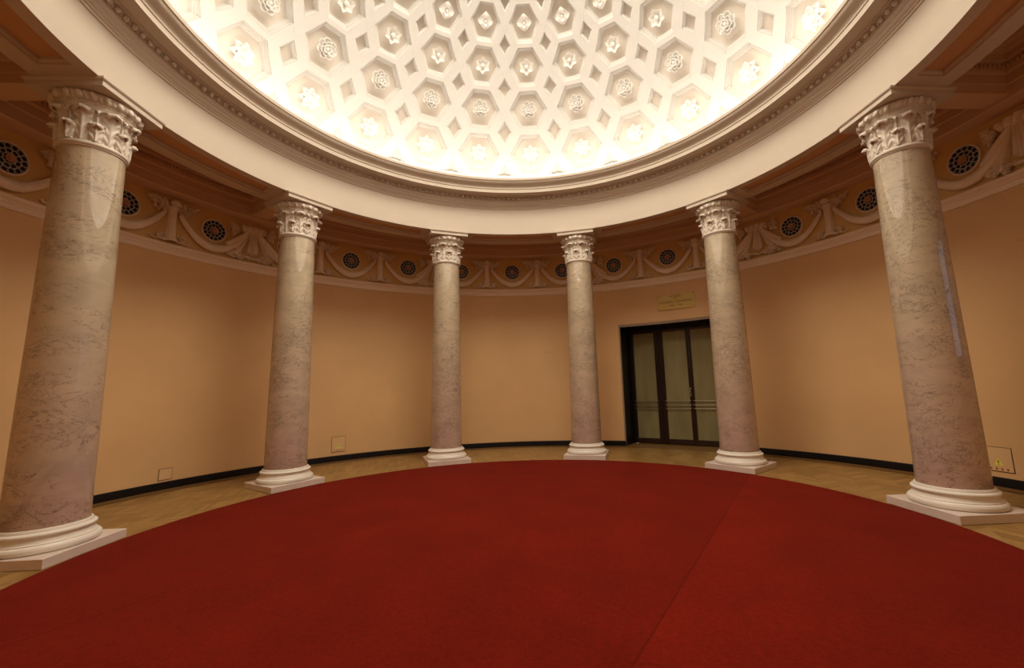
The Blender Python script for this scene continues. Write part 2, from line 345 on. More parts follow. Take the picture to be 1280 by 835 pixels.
DL, DR, DTOP = math.radians(22.6), math.radians(47.1), 3.12
ZT = 5.30; ZF0 = 4.33
mb = MB()
segs = [DR + (2 * PI - (DR - DL)) * k / 220 for k in range(221)]
for z0, z1, mi in ((0, DTOP, 0),):
    mb.grid([[pol(RW, t, z) for t in segs] for z in (z0, z1)], mi=mi)
allt = sorted([t for t in segs[:-1]] + [DR - (DR - DL) * k / 20 for k in range(1, 21)])
mb.grid([[pol(RW, t, z) for t in allt] for z in (DTOP, 4.2, ZF0)], closed_u=True, mi=0)
mb.grid([[pol(RW, t, z) for t in allt] for z in (ZF0, ZT)], closed_u=True, mi=1)
mb.build('wall_round', [M['wall'], M['frieze']]); struct(bpy.data.objects['wall_round'])

mb = MB()
prof = [(RW, .128), (RW - .018, .122), (RW - .022, .11), (RW - .022, .0)]
mb.grid([[pol(r, t, z) for t in segs] for r, z in prof])
struct(mb.build('baseboard_round', M['black']))
mb = MB()   # moulding between the plain wall and the frieze
prof = [(0, 4.16), (.022, 4.165), (.03, 4.185), (.03, 4.235), (.045, 4.245), (.045, 4.262), (.06, 4.275), (.088, 4.298), (.095, 4.315), (.095, 4.335), (.0, 4.35)]
mb.grid([[pol(RW - d, t, z) for t in allt] for d, z in prof], closed_u=True)
struct(mb.build('trim_2', M['mould'], angle=25))

# entablature ring with cornice, soffit panels
R_IN, Z_S = 4.725, 5.19
mb = MB()
prof = [(R_IN, Z_S), (R_IN + .002, 5.80), (4.712, 5.808), (4.712, 5.838), (4.697, 5.845), (4.697, 5.868), (4.680, 5.878), (4.668, 5.90), (4.668, 5.922), (4.655, 5.93), (4.652, 5.952),
        (4.645, 5.96), (4.645, 5.985), (4.635, 5.99), (4.632, 6.0), (4.630, 6.035), (4.60, 6.055), (4.545, 6.064), (4.545, 6.075), (4.362, 6.075), (4.356, 6.058), (4.352, 6.058), (4.348, 6.13), (4.335, 6.140), (4.335, 6.155), (4.345, 6.165), (4.340, 6.185),
        (4.322, 6.205), (4.295, 6.22), (4.262, 6.24), (4.238, 6.262), (4.228, 6.29), (4.212, 6.296), (4.205, 6.345), (4.25, 6.36), (4.30, 6.33), (4.34, 6.27), (5.60, 6.27)]
nn = 360
mb.grid([[pol(r, 2 * PI * j / nn, z) for j in range(nn)] for r, z in prof], closed_u=True)
# eggs and darts, 240 of each
for k in range(240):
    t = 2 * PI * k / 240
    Rm = Matrix.Rotation(-t, 3, 'Z')
    mb.ball(pol(4.600, t, 6.022), (.036, .030, .036), 8, 6, R=Rm)
    t2 = t + PI / 240
    mb.ball(pol(4.612, t2, 6.024), (.008, .018, .034), 6, 4, R=Rm)
# soffit strips and panels
def arcs(r0, r1, z0, z1, t0, t1, n, mi=0): mb.grid([[pol(r0, t0 + (t1 - t0) * k / n, z0) for k in range(n + 1)], [pol(r1, t0 + (t1 - t0) * k / n, z1) for k in range(n + 1)]], mi=mi)
arcs(R_IN, 4.87, Z_S, Z_S, 0, 2 * PI, 360); arcs(5.22, 5.43, Z_S, Z_S, 0, 2 * PI, 360); arcs(5.43, 5.43, Z_S, 5.31, 0, 2 * PI, 360)
def edge_th(r, tang): return math.asin(tang / r)
for i in range(10):
    a0, a1 = TA + i * STEP, TA + (i + 1) * STEP
    rows = []; n = 30
    for ins, z in ((0, Z_S), (0, 5.215), (.02, 5.235), (.02, 5.265)):
        lp = [pol(4.87 + ins, a0 + edge_th(4.87, .6 + ins) + (STEP - 2 * edge_th(4.87, .6 + ins)) * k / n, z) for k in range(n + 1)]
        lp += [pol(5.22 - ins, a1 - edge_th(5.22, .6 + ins) - (STEP - 2 * edge_th(5.22, .6 + ins)) * k / n, z) for k in range(n + 1)]
        rows.append(lp)
    mb.grid(rows, True)
    o = 2 * n + 2; L = rows[-1]
    mb.grid([L[:n + 1], L[n + 1:][::-1]], mi=1)
    # flat soffit over the column
    mb.grid([[pol(4.87, a0 + s * edge_th(4.87, .6), Z_S) for s in (-1, -.5, 0, .5, 1)], [pol(5.22, a0 + s * edge_th(5.22, .6), Z_S) for s in (-1, -.5, 0, .5, 1)]])
struct(mb.build('trim_1', [M['plaster'], M['gpanel']], angle=28))

# gallery ceiling: coffers between radial beams
mb = MB(); R0, R1, ZB = 5.43, 6.60, 5.30; HB = .16
loops = [(0, ZB), (0, 5.42), (.03, 5.425), (.03, 5.55), (.055, 5.575), (.06, 5.60), (.06, 5.69), (.12, 5.70), (.125, 5.78), (.16, 5.785), (.185, 5.83), (.24, 5.84)]
def coffer_loop(a0, a1, ins, z, n=28):
    ra, rb = R0 + ins, R1 - ins; ea, eb = edge_th(ra, HB + ins), edge_th(rb, HB + ins); w_ = a1 - a0
    return [pol(ra, a0 + ea + (w_ - 2 * ea) * k / n, z) for k in range(n + 1)] + [pol(rb, a1 - eb - (w_ - 2 * eb) * k / n, z) for k in range(n + 1)]
for i in range(10):
    a0, a1 = TA + i * STEP, TA + (i + 1) * STEP; n = 28
    rows = [coffer_loop(a0, a1, ins, z) for ins, z in loops]
    mb.grid(rows, True)
    L = rows[-1]; mb.grid([L[:n + 1], L[n + 1:][::-1]], mi=1)
    mb.grid([[pol(R0 + (R1 - R0) * q, a0 + s * edge_th(R0 + (R1 - R0) * q, HB), ZB) for s in (-1, 0, 1)] for q in (0, .5, 1)])
    # small egg moulding round the coffer
    rb, ra = R1 - .075, R0 + .075
    eb = edge_th(rb, HB + .075); ea = edge_th(ra, HB + .075)
    for (r, e, m_) in ((rb, eb, 66), (ra, ea, 52)):
        for k in range(m_):
            t = a0 + e + (STEP - 2 * e) * (k + .5) / m_
            mb.ball(pol(r, t, 5.645), (.019, .022, .036), 6, 4, R=Matrix.Rotation(-t, 3, 'Z'))
    for a, s in ((a0, 1), (a1, -1)):
        for k in range(16):
            r = ra + (rb - ra) * (k + .5) / 16; t = a + s * edge_th(r, HB + .075)
            mb.ball(pol(r, t, 5.645), (.022, .019, .036), 6, 4, R=Matrix.Rotation(-t, 3, 'Z'))
mb.grid([[pol(r, 2 * PI * j / nn, z) for j in range(nn)] for r, z in ((R1, ZB), (R1, 5.255), (R1 + .02, 5.24), (RW + .01, 5.24))], closed_u=True)
struct(mb.build('ceiling_gallery', [M['gallery'], M['gpanel']], angle=30))

# ---------------------------------------------------------------- coffered dome
ZD, RD = 4.971, 5.36
ND = 24; DOFF = math.radians(-11.21); DST = 2 * PI / ND
EL = [math.radians(e) for e in (25.7, 36.1, 45.5, 54.3, 62.3, 69.4)]
BD = [math.radians(20.3)] + [(EL[i] + EL[i + 1]) / 2 for i in range(5)] + [math.radians(72.8)]
def dome_pt(th, e, R): return (R * math.cos(e) * math.sin(th), R * math.cos(e) * math.cos(th), ZD + R * math.sin(e))
HA, HC, HV = .37, .80, .905           # hexagon: half top edge, half width, half height in cell units
DX, DY = .30, .53                     # diamond half sizes
mb = MB()
def cellmap(j, k):
    def f(u, v, d=0.0):
        th = DOFF + (j + u / 2) * DST
        e = EL[k] + (v * (BD[k + 1] - EL[k]) if v >= 0 else v * (EL[k] - BD[k]))
        return dome_pt(th, e, RD + d)
    return f
def lerp(a, b, t): return (a[0] + (b[0] - a[0]) * t, a[1] + (b[1] - a[1]) * t)
DW = .035
for k in range(6):
    for j in range(ND):
        f = cellmap(j, k)
        for sx in (1, -1):
            for sy in (1, -1):
                quads = [((0, HV), (HA, HV), (1 - DX, 1), (0, 1)), ((HA, HV), (HC, 0), (1, 1 - DY), (1 - DX, 1)), ((HC, 0), (HC + .001, 0), (1, 1 - DY), (1, 0))]
                for q in quads[:2]:
                    n = 3
                    mb.grid([[f(sx * p[0], sy * p[1]) for p in (lerp(lerp(q[0], q[3], a / 2), lerp(q[1], q[2], a / 2), b / n) for b in range(n + 1))] for a in range(3)])
                mb.add([f(sx * HC, 0), f(sx, 0), f(sx, sy * (1 - DY))], [(0, 1, 2)])
                if (k == 5 and sy == 1): 
                    mb.add([f(sx * (1 - DX), 1), f(sx, 1), f(sx, 1 - DY)], [(0, 1, 2)]); continue
                if k == 0 and sy == -1:
                    mb.add([f(sx * (1 - DX), -1), f(sx * (1 - DX), -1, .12), f(sx, -1, .12), f(sx, -1)], [(0, 1, 2, 3)])
        # hexagonal recess
        per = []
        hv = [(HC, 0), (HA, HV), (-HA, HV), (-HC, 0), (-HA, -HV), (HA, -HV)]
        for q in range(6):
            a, b = hv[q], hv[(q + 1) % 6]; n = 3 if q not in (1, 4) else 6
            for t in range(n): per.append(lerp(a, b, t / n))
        steps = [(1, 0), (1, .022), (.965, .026), (.955, .046), (.90, .05), (.89, .07), (.83, .08), (.81, .115), (.78, .12)]
        rows = [[f(u * s, v * s, d) for u, v in per] for s, d in steps]
        mb.grid(rows, True)
        ce = f(0, 0, .12); o = len(mb.v)
        vs = rows[-1] + [ce]; nV = len(per)
        mb.add(vs, [(q, (q + 1) % nV, nV) for q in range(nV)], 1)
# diamonds at the cell corners
for k in range(1, 6):
    for j in range(ND):
        thc = DOFF + (j + .5) * DST; ec = BD[k]; lo = (EL[k - 1] - ec); hi = (EL[k] - ec)
        steps = [(1, 0), (1, .015), (.88, .02), (.85, .035), (.78, .038), (.72, .10)]
        rows = []
        for s, d in steps:
            lp = []
            cs = [(DX, 0), (0, DY), (-DX, 0), (0, -DY)]
            lo_, hi_ = (BD[k] - EL[k - 1]) * DY, (EL[k] - BD[k]) * DY
            for (u, v) in cs:
                e = ec + (hi_ if v > 0 else -lo_ if v < 0 else 0) * s
                lp.append(dome_pt(thc + u * s * DST / 2, e, RD + d))
            rows.append(lp)
        mb.grid(rows, True); mb.add(rows[-1], [(0, 1, 2, 3)], 1)
for j in range(ND):     # half diamonds of the lowest row
    thc = DOFF + (j + .5) * DST; lo_ = (EL[0] - BD[0]) * DY
    rows = []
    for s, d in [(1, 0), (1, .03), (.84, .035), (.78, .06), (.4, .12)]:
        rows.append([dome_pt(thc - DX * s * DST / 2, BD[0], RD + d), dome_pt(thc, BD[0] + lo_ * s, RD + d), dome_pt(thc + DX * s * DST / 2, BD[0], RD + d)])
    mb.grid(rows); mb.add(rows[-1], [(0, 1, 2)])
# plain foot and plain crown
mb.grid([[dome_pt(DOFF + (j + .0) * DST / 4, e, RD) for j in range(ND * 4)] for e in [math.radians(12) + (BD[0] - math.radians(12)) * q / 3 for q in range(4)]], closed_u=True)
mb.grid([[dome_pt(DOFF + j * DST / 4, e, RD) for j in range(ND * 4)] for e in [BD[6], BD[6] + .02, math.radians(80), math.radians(85), math.radians(89.9)]], closed_u=True)
struct(mb.build('ceiling', [M['dome'], M['coffer']], angle=20))

# ---------------------------------------------------------------- rosettes
def petal(mb, ang, L, W, base=.0, lift=.03, tipup=.03, cup=.25, n=6, m=4, tip=1.0, r0=.02, th=.006, mi=0, drop=0):
    """closed petal in local x/z plane facing -y (y is depth into the wall), pointing at angle ang"""
    fr, bk = [], []
    for i in range(n + 1):
        t = i / n
        wdt = W * (math.sin(PI * min(1, t ** .8 * .97 + .03)) ** .75) * (1 if tip <= 1 else (1 - .25 * t)) + .002
        if tip > 1 and t > .75: wdt *= max(.02, (1 - t) / .25) ** .55
        rF, rB = [], []
        for j in range(-m // 2, m // 2 + 1):
            s = j / (m / 2)
            x = r0 + L * t; z = s * wdt
            y = base - lift * math.sin(PI * .5 * t) - tipup * t * t + drop * t ** 3 - cup * wdt * (s * s) * (1 - .3 * t) + .006 * math.cos(s * PI) * 0
            c, q = math.cos(ang), math.sin(ang)
            rF.append((x * c - z * q, y - th, x * q + z * c)); rB.append((x * c - z * q, y + th, x * q + z * c))
        fr.append(rF); bk.append(rB)
    mb.grid(fr, mi=mi); mb.grid([r[::-1] for r in bk], mi=mi)
    mb.grid([[r[0] for r in fr], [r[0] for r in bk]], mi=mi); mb.grid([[r[-1] for r in fr], [r[-1] for r in bk]], mi=mi); mb.grid([fr[-1], bk[-1]], mi=mi)
def rosette_mesh(kind, S):
    p = MB(); c = MB()
    if kind == 'star':
        for q in range(7): petal(p, q * 2 * PI / 7 + PI / 2, .185 * S, .070 * S, base=-.02, lift=.06, tipup=.02, cup=.45, drop=.05)
        for q in range(7): petal(p, (q + .5) * 2 * PI / 7 + PI / 2, .12 * S, .05 * S, base=-.05, lift=.06, tipup=.01, cup=.3, drop=.03)
        c.ball((0, -.10, 0), (.055 * S, .06, .055 * S), 10, 6)
        for q in range(6): a = q * PI / 3; c.ball((.045 * S * math.cos(a), -.125, .045 * S * math.sin(a)), .02, 6, 4)
    elif kind == 'rose':
        for q in range(7): petal(p, q * 2 * PI / 7, .155 * S, .078 * S, base=-.015, lift=.035, tipup=.045, cup=-.15)
        for q in range(6): petal(p, (q + .5) * PI / 3, .105 * S, .06 * S, base=-.05, lift=.03, tipup=.05, cup=-.15)
        for q in range(5): petal(p, (q + .2) * 2 * PI / 5, .062 * S, .042 * S, base=-.09, lift=.02, tipup=.04, cup=-.15)
        c.ball((0, -.11, 0), (.035 * S, .04, .035 * S), 8, 5)
        for n_, r1, r2, yy, ph in ((7, .118, .052, -.088, 0), (6, .078, .038, -.118, .5), (5, .040, .026, -.142, .2)):     # rolled rims of the petals
            for q in range(n_):
                a = (q + ph) * 2 * PI / n_; pth = []
                for e in range(9):
                    b_ = a + (-1 + e / 4) * 1.75; pth.append((S * (r1 * math.cos(a) + r2 * math.cos(b_)), yy, S * (r1 * math.sin(a) + r2 * math.sin(b_))))
                p.tube(pth, .0085, 5)
    elif kind == 'six':
        for q in range(6): petal(p, q * PI / 3 + PI / 2, .155 * S, .074 * S, base=-.02, lift=.05, tipup=.035, cup=.5, tip=2)
        for q in range(6): petal(p, (q + .5) * PI / 3 + PI / 2, .11 * S, .03 * S, base=-.015, lift=.03, tipup=.01, cup=.2, tip=2)
        c.ball((0, -.085, 0), (.045 * S, .05, .045 * S), 10, 6)
        for q in range(6): a = q * PI / 3; c.ball((.032 * S * math.cos(a), -.115, .032 * S * math.sin(a)), .013, 6, 4)
    else:
        for q in range(4): petal(p, q * PI / 2 + PI / 2, .15 * S, .085 * S, base=-.02, lift=.06, tipup=.02, cup=.35, drop=.05)
        for q in range(4): petal(p, q * PI / 2 + PI / 4, .13 * S, .05 * S, base=-.01, lift=.03, tipup=.02, cup=.2, tip=2)
        for q in range(4): petal(p, q * PI / 2 + PI / 2, .075 * S, .04 * S, base=-.07, lift=.03, tipup=.03, cup=.2)
        c.ball((0, -.10, 0), (.028 * S, .04, .028 * S), 8, 5)
    return p, c
ORD = ['first', 'second', 'third', 'fourth', 'fifth', 'sixth', 'seventh', 'eighth', 'ninth', 'tenth', 'eleventh', 'twelfth', 'thirteenth', 'fourteenth', 'fifteenth']
RINGS = [('star', 1.02, 'star-petalled plaster flower', 'lowest coffer ring', 'flowers of the lowest coffer ring'),
         ('rose', 1.10, 'round plaster rose', 'second coffer ring above the cornice', 'roses of the second coffer ring'),
         ('six', .98, 'six-petalled plaster flower', 'third coffer ring above the cornice', 'six-petalled flowers of the third coffer ring'),
         ('four', .95, 'four-lobed plaster flower', 'fourth coffer ring above the cornice', 'four-lobed flowers of the fourth coffer ring'),
         ('rose', .78, 'small round plaster rose', 'fifth coffer ring, at the photo top', 'roses of the fifth coffer ring')]
for k, (kind, S, nm, where, grp) in enumerate(RINGS):
    p, c = rosette_mesh(kind, S); src = None; spots = []
    for j in range(ND):
        th = DOFF + j * DST; th = (th + PI) % (2 * PI) - PI
        P0 = dome_pt(th, EL[k], RD + .150); x, y = proj(P0)
        if -12 < x < 1292 and -14 < y < 420 and abs(th) < 2.6: spots.append((x, th))
    # hidden by the cornice lip?
    vis = []
    for x, th in spots:
        P0 = Vector(dome_pt(th, EL[k], RD + .05)); d = P0 - CAM
        s = (6.35 - CAM.z) / d.z; q = CAM + d * s
        if math.hypot(q.x, q.y) < 4.22: vis.append((x, th))
    vis.sort()
    for n_, (x, th) in enumerate(vis):
        if src is None:
            o = empty('ceiling_rosette'); p.build('petals', M['rosette'], o, angle=60); c.build('flower_centre', M['rosette'], o, angle=60); src = o
        else: o = copy_tree(src)
        P0 = Vector(dome_pt(th, EL[k], RD + .117)); nrm = Vector((math.cos(EL[k]) * math.sin(th), math.cos(EL[k]) * math.cos(th), math.sin(EL[k])))
        X = Vector((math.cos(th), -math.sin(th), 0)); Z = X.cross(nrm)
        o.matrix_world = Matrix(((X.x, nrm.x, Z.x, P0.x), (X.y, nrm.y, Z.y, P0.y), (X.z, nrm.z, Z.z, P0.z), (0, 0, 0, 1)))
        tag(o, '%s, %s from the left in the %s' % (nm, ORD[n_], where), 'plaster flower', grp)

# ---------------------------------------------------------------- columns
def bell_r(z):      # capital bell radius over local z
    t = (z - 4.53) / (4.93 - 4.53)
    return .283 + .012 * t + .045 * max(0, t - .55) ** 2 / .2
def leaf_rows(zb, zt, W, curl, lobes, out=.010, nv=26, nu=12):
    """acanthus leaf wrapped on the bell, at angle 0 (towards local -y): palmette ribs fanning from the midrib, scalloped outline, tip rolled outwards"""
    fr = []
    for i in range(nv + 1):
        t = i / nv
        if t < .82: s = t / .82; z = zb + (zt - zb) * math.sin(s * PI / 2 * .98); off = out + .012 * s + curl * .45 * s ** 5
        else:
            s = (t - .82) / .18; a = s * PI * 1.05
            z = zt - (1 - math.cos(a)) * .020; off = out + .012 + curl * (.45 + .60 * math.sin(a * .62))
        env = .50 + .50 * math.sin(PI * min(1, .05 + .62 * t)) ** .8 if t < .72 else 1 - .62 * ((t - .72) / .28) ** 1.2
        row = []
        for j in range(-nu, nu + 1):
            s_ = j / nu; a_ = abs(s_)
            ph = t * lobes - 1.15 * a_                       # ribs sweep up and outwards
            sc = 1 - .22 * a_ * (.5 + .5 * math.cos(2 * PI * (t * lobes - 1.15)))
            wd = W * env * sc
            ang = s_ * wd / .3
            rib = .0085 * math.cos(2 * PI * ph) * min(1, a_ * 3) * (1 if t < .9 else .4) + .013 * math.exp(-(s_ * 7) ** 2)
            edge = -.022 * max(0, (a_ - .8) / .2) ** 1.5 * (1 if t < .75 else .35)
            r = bell_r(min(z, 4.93)) + off * (1 - .30 * s_ * s_) + rib + edge + .012 * (1 - s_ * s_)
            row.append((r * math.sin(ang), -r * math.cos(ang), z - .022 * s_ * s_ * t))
        fr.append(row)
    return fr
def leaf_mesh(*a, **k):
    m_ = MB(); fr = leaf_rows(*a, **k)
    bk = [[(x * (1 - .012 / math.hypot(x, y)), y * (1 - .012 / math.hypot(x, y)), z) for x, y, z in r] for r in fr]
    m_.grid(fr); m_.grid([r[::-1] for r in bk]); m_.grid([[r[0] for r in fr], [r[0] for r in bk]]); m_.grid([[r[-1] for r in fr], [r[-1] for r in bk]]); m_.grid([fr[-1], bk[-1]]); m_.grid([fr[0], bk[0]])
    return m_
def rotz(m_, a):
    c, s = math.cos(a), math.sin(a); o = MB(); o.v = [(x * c - y * s, x * s + y * c, z) for x, y, z in m_.v]; o.f = list(m_.f); o.m = list(m_.m); return o
def make_column():
    root = empty('column')
    m_ = MB(); m_.bevbox(-.455, .455, -.455, .455, 0.0, .10, .006); m_.build('plinth', M['plinth'], root, angle=20)
    m_ = MB(); pr = [(.40, .10), (.425, .103), (.438, .115), (.442, .135), (.438, .155), (.425, .17), (.408, .175), (.405, .180), (.405, .188), (.395, .192), (.386, .205), (.380, .225), (.378, .243), (.386, .247), (.386, .253), (.393, .258), (.396, .268), (.393, .279), (.380, .288), (.365, .291), (.362, .306), (.356, .318), (.340, .322)]
    m_.lathe(pr, 96); m_.build('base', M['base'], root, angle=30)
    m_ = MB(); pr = []
    for q in range(25):
        t = q / 24; z = .318 + (4.462 - .318) * t; pr.append((.337 - .044 * (t ** 1.35), z))
    m_.lathe(pr, 96); m_.build('shaft', M['marble'], root)
    m_ = MB(); m_.lathe([(.290, 4.452), (.305, 4.454), (.306, 4.468), (.316, 4.472), (.3225, 4.482), (.3235, 4.494), (.319, 4.506), (.306, 4.512), (.304, 4.522), (.285, 4.53)], 96); m_.build('astragal', M['capital'], root, angle=30)
    bell = MB(); bell.lathe([(bell_r(4.52 + q * .042), 4.52 + q * .042) for q in range(10)] + [(.334, 4.925), (.340, 4.935), (.345, 4.943), (.340, 4.952), (.346, 4.956), (.352, 4.966), (.346, 4.975), (.335, 4.98)], 96)
    cap = bell.build('capital', M['capital'], root, angle=35)
    tall = leaf_mesh(4.525, 4.905, .112, .060, 6, out=.004); short = leaf_mesh(4.525, 4.735, .088, .042, 4, out=.020, nv=20)
    for q in range(8):
        rotz(tall, q * PI / 4 + PI / 8).build('acanthus_leaf', M['capital'], cap, angle=75)
        rotz(short, q * PI / 4).build('acanthus_leaf', M['capital'], cap, angle=75)
    for q in range(8):      # little curled stem between the tall leaves
        s_ = MB(); pth = []; rad = []
        for i in range(15):
            t = i / 14
            if t < .6: pth.append((0, -(.302 + .02 * t), 4.74 + .17 * t)); rad.append(.012)
            else:
                a = (t - .6) / .4 * PI * 1.5; pth.append((0, -(.334 - .0 + .022 * math.sin(a)), 4.845 + .02 * (1 - math.cos(a)) - .0)); rad.append(.011)
        s_.tube(pth, rad, 6, nrm=Vector((1, 0, 0))); s_.ball((0, -.338, 4.885), (.026, .018, .018), 8, 5)
        rotz(s_, q * PI / 4).build('curled_stem', M['capital'], cap, angle=60)
    m_ = MB(); m_.lathe([(.335, 4.976), (.352, 4.985), (.372, 5.01), (.385, 5.04), (.388, 5.065), (.380, 5.082), (.36, 5.09)], 96)
    for q in range(20):
        a = q * 2 * PI / 20; Rm = Matrix.Rotation(a, 3, 'Z') @ Matrix.Rotation(math.radians(-22), 3, 'X')
        m_.ball((.376 * math.sin(-a), -.376 * math.cos(a), 5.033), (.042, .032, .054), 10, 7, R=Rm)
        a += PI / 20; Rm = Matrix.Rotation(a, 3, 'Z') @ Matrix.Rotation(math.radians(-22), 3, 'X')
        m_.ball((.380 * math.sin(-a), -.380 * math.cos(a), 5.035), (.007, .020, .050), 6, 5, R=Rm)
    # astragal beads under the eggs
    for q in range(60):
        a = q * 2 * PI / 60; m_.ball((.349 * math.sin(a), -.349 * math.cos(a), 4.967), .010, 6, 4)
    m_.build('echinus', M['capital'], root, angle=50)
    m_ = MB()
    h = .42
    rows = []
    for hh, z in ((h, 5.09), (h, 5.145), (h + .008, 5.148), (h + .016, 5.158), (h + .022, 5.166), (h + .022, 5.1895)):
        rows.append([(-hh, -hh, z), (hh, -hh, z), (hh, hh, z), (-hh, hh, z)])
    m_.grid(rows, True); m_.add(rows[0], [(3, 2, 1, 0)]); m_.add(rows[-1], [(0, 1, 2, 3)]); m_.build('abacus', M['plaster'], root, angle=20)
    return root
src = make_column()
CL = ['beige-pink marble column at the left edge, its base cut by the frame',
      'veined marble column second from the left, beside the left socket plate on the wall',
      'far marble column left of centre, third from the left',
      'marble column just left of the dark glazed door, at the far side of the carpet',
      'marble column standing in front of the right side of the dark glazed door',
      'heavily veined marble column nearest the right edge of the photo']
for i, th in enumerate(COLTH):
    o = src if i == 0 else copy_tree(src)
    o.location = pol(RC, th, 0); o.rotation_euler = (0, 0, -th)
    tag(o, CL[i], 'column', 'marble columns around the red carpet'); o['kind'] = 'thing'

# ---------------------------------------------------------------- carpet
mb = MB(); mb.lathe([(0.001, .010), (RCP - .03, .010), (RCP - .008, .009), (RCP, .004), (RCP, 0.0)], 256)
tag(mb.build('carpet', M['carpet'], angle=60), 'large round red carpet with faint sewn seams covering the middle of the floor', 'carpet')

# ---------------------------------------------------------------- frieze ornaments (built flat, bent to the wall)
def bend(v):      # local x along the wall, y depth (negative = into the room), z up
    r = RW + 1.4 * v.y; a = v.x / RW
    return (r * math.sin(a), r * math.cos(a) - RW, v.z)
def place(o, deg): th = math.radians(deg); o.location = pol(RW, th, 0); o.rotation_euler = (0, 0, -th)
def px_side(deg):  # where it shows
    x, y = proj(pol(RW, math.radians(deg), 4.8)); return x, y
COLDEG = [math.degrees(t) for t in COLTH]
B0 = COLDEG[0]
LM = ['at the far left edge', 'between the first and second columns from the left', 'between the second and third columns from the left', 'between the two middle columns', 'between the fourth and fifth columns from the left, over the door wall', 'between the fifth column and the rightmost column', 'right of the rightmost column']
# grille
def make_grille():
    root = empty('ventilation_grille'); Zc = 4.848; R = .207
    def disc(r, y, n=40): return [(r * math.cos(2 * PI * k / n), y, Zc + r * math.sin(2 * PI * k / n)) for k in range(n)]
    m_ = MB(); a, b = disc(R, -.012), disc(R, .0); m_.add(a, [tuple(range(40))]); m_.grid([a, b], True); m_.map(bend); m_.build('backing', M['dark'], root)
    m_ = MB(); rows = [disc(r, y) for r, y in ((R + .022, .0), (R + .022, -.018), (R + .012, -.026), (R - .0, -.026), (R - .004, -.010))]; m_.grid(rows, True); m_.map(bend); m_.build('frame', M['relief'], root, angle=30)
    m_ = MB()
    def ring(cx, cz, r, w_, n=14): m_.tube([(cx + r * math.cos(2 * PI * k / n), -.02, cz + r * math.sin(2 * PI * k / n)) for k in range(n)], w_, 5, closed=True)
    for k in range(14):
        a = 2 * PI * k / 14; ring(.167 * math.cos(a), Zc + .167 * math.sin(a), .037, .0055)
    for k in range(9):
        a = 2 * PI * (k + .5) / 9; ring(.105 * math.cos(a), Zc + .105 * math.sin(a), .036, .0055)
    ring(0, Zc, .132, .005, 36); ring(0, Zc, .075, .006, 24)
    m_.map(bend); m_.build('tracery', M['tracery'], root, angle=60)
    m_ = MB()
    for q in range(8): petal(m_, q * PI / 4, .060, .024, base=-.018, lift=.012, tipup=.004, cup=.2, n=4, r0=.006, th=.004)
    m_.ball((0, -.034, 0), .02, 8, 5)
    m_.v = [(x, y, z + Zc) for x, y, z in m_.v]; m_.map(bend); m_.build('rosette', M['pinkcore'], root, angle=60)
    return root
gs = [B0 + 6 + 12 * k for k in range(0, 15)] 
def in_view(deg, m_=0.0):
    x, y = px_side(deg); return -20 < x < 1300
def bay_of(deg): 
    n = 0
    for c in COLDEG:
        if deg > c: n += 1
    return n
POS = {0: 'left', 1: 'middle', 2: 'right'}
src = None
GN = {}
for g in gs:
    if not in_view(g): continue
    k = round((g - B0 - 6) / 12); bay, pos = k // 3, k % 3
    if src is None: o = src = make_grille()
    else: o = copy_tree(src)
    place(o, g)
    between = ['the first and second columns', 'the second and third columns', 'the two middle columns', 'the fourth and fifth columns', 'the fifth and sixth columns'][bay] if bay < 5 else 'x'
    side = ['left-hand', 'middle', 'right-hand'][pos]
    tag(o, '%s dark round vent grille on the frieze between %s' % (side, between), 'vent grille', 'round vent grilles in the frieze')

# fluted candelabra pedestal with scroll feet and fruit bunches
def spiral(m_, cx, cz, r, s, turns=1.6, w_=.012, y=-.03):
    pth = []; rad = []
    n = 26
    for i in range(n + 1):
        t = i / n; a = -PI / 2 + s * turns * 2 * PI * t; rr = r * (1 - .8 * t)
        pth.append((cx + rr * math.cos(a), y - .012 * t, cz + rr * math.sin(a))); rad.append(w_ * (1 - .35 * t))
    m_.tube(pth, rad, 6)
def cluster(m_, cx, cz, sx, sz, n, rng, y=-.02):
    for _ in range(n):
        a = rng.random() * 2 * PI; q = rng.random() ** .6
        x, z = cx + sx * q * math.cos(a), cz + sz * q * math.sin(a); r = .014 + .020 * rng.random()
        if rng.random() < .55:
            sub = MB(); k0 = rng.random() * 6
            for e in range(5): petal(sub, e * 2 * PI / 5 + k0, r * 1.3, r * .62, base=0, lift=.012, tipup=.016, cup=-.1, n=3, m=2, r0=.003, th=.004)
            sub.ball((0, -.018, 0), r * .4, 6, 4)
            m_.add([(vx + x, vy + y - .018 * (1 - q), vz + z) for vx, vy, vz in sub.v], sub.f)
        else: m_.ball((x, y - .02 * (1 - q), z), (r, r * .9, r), 7, 5)
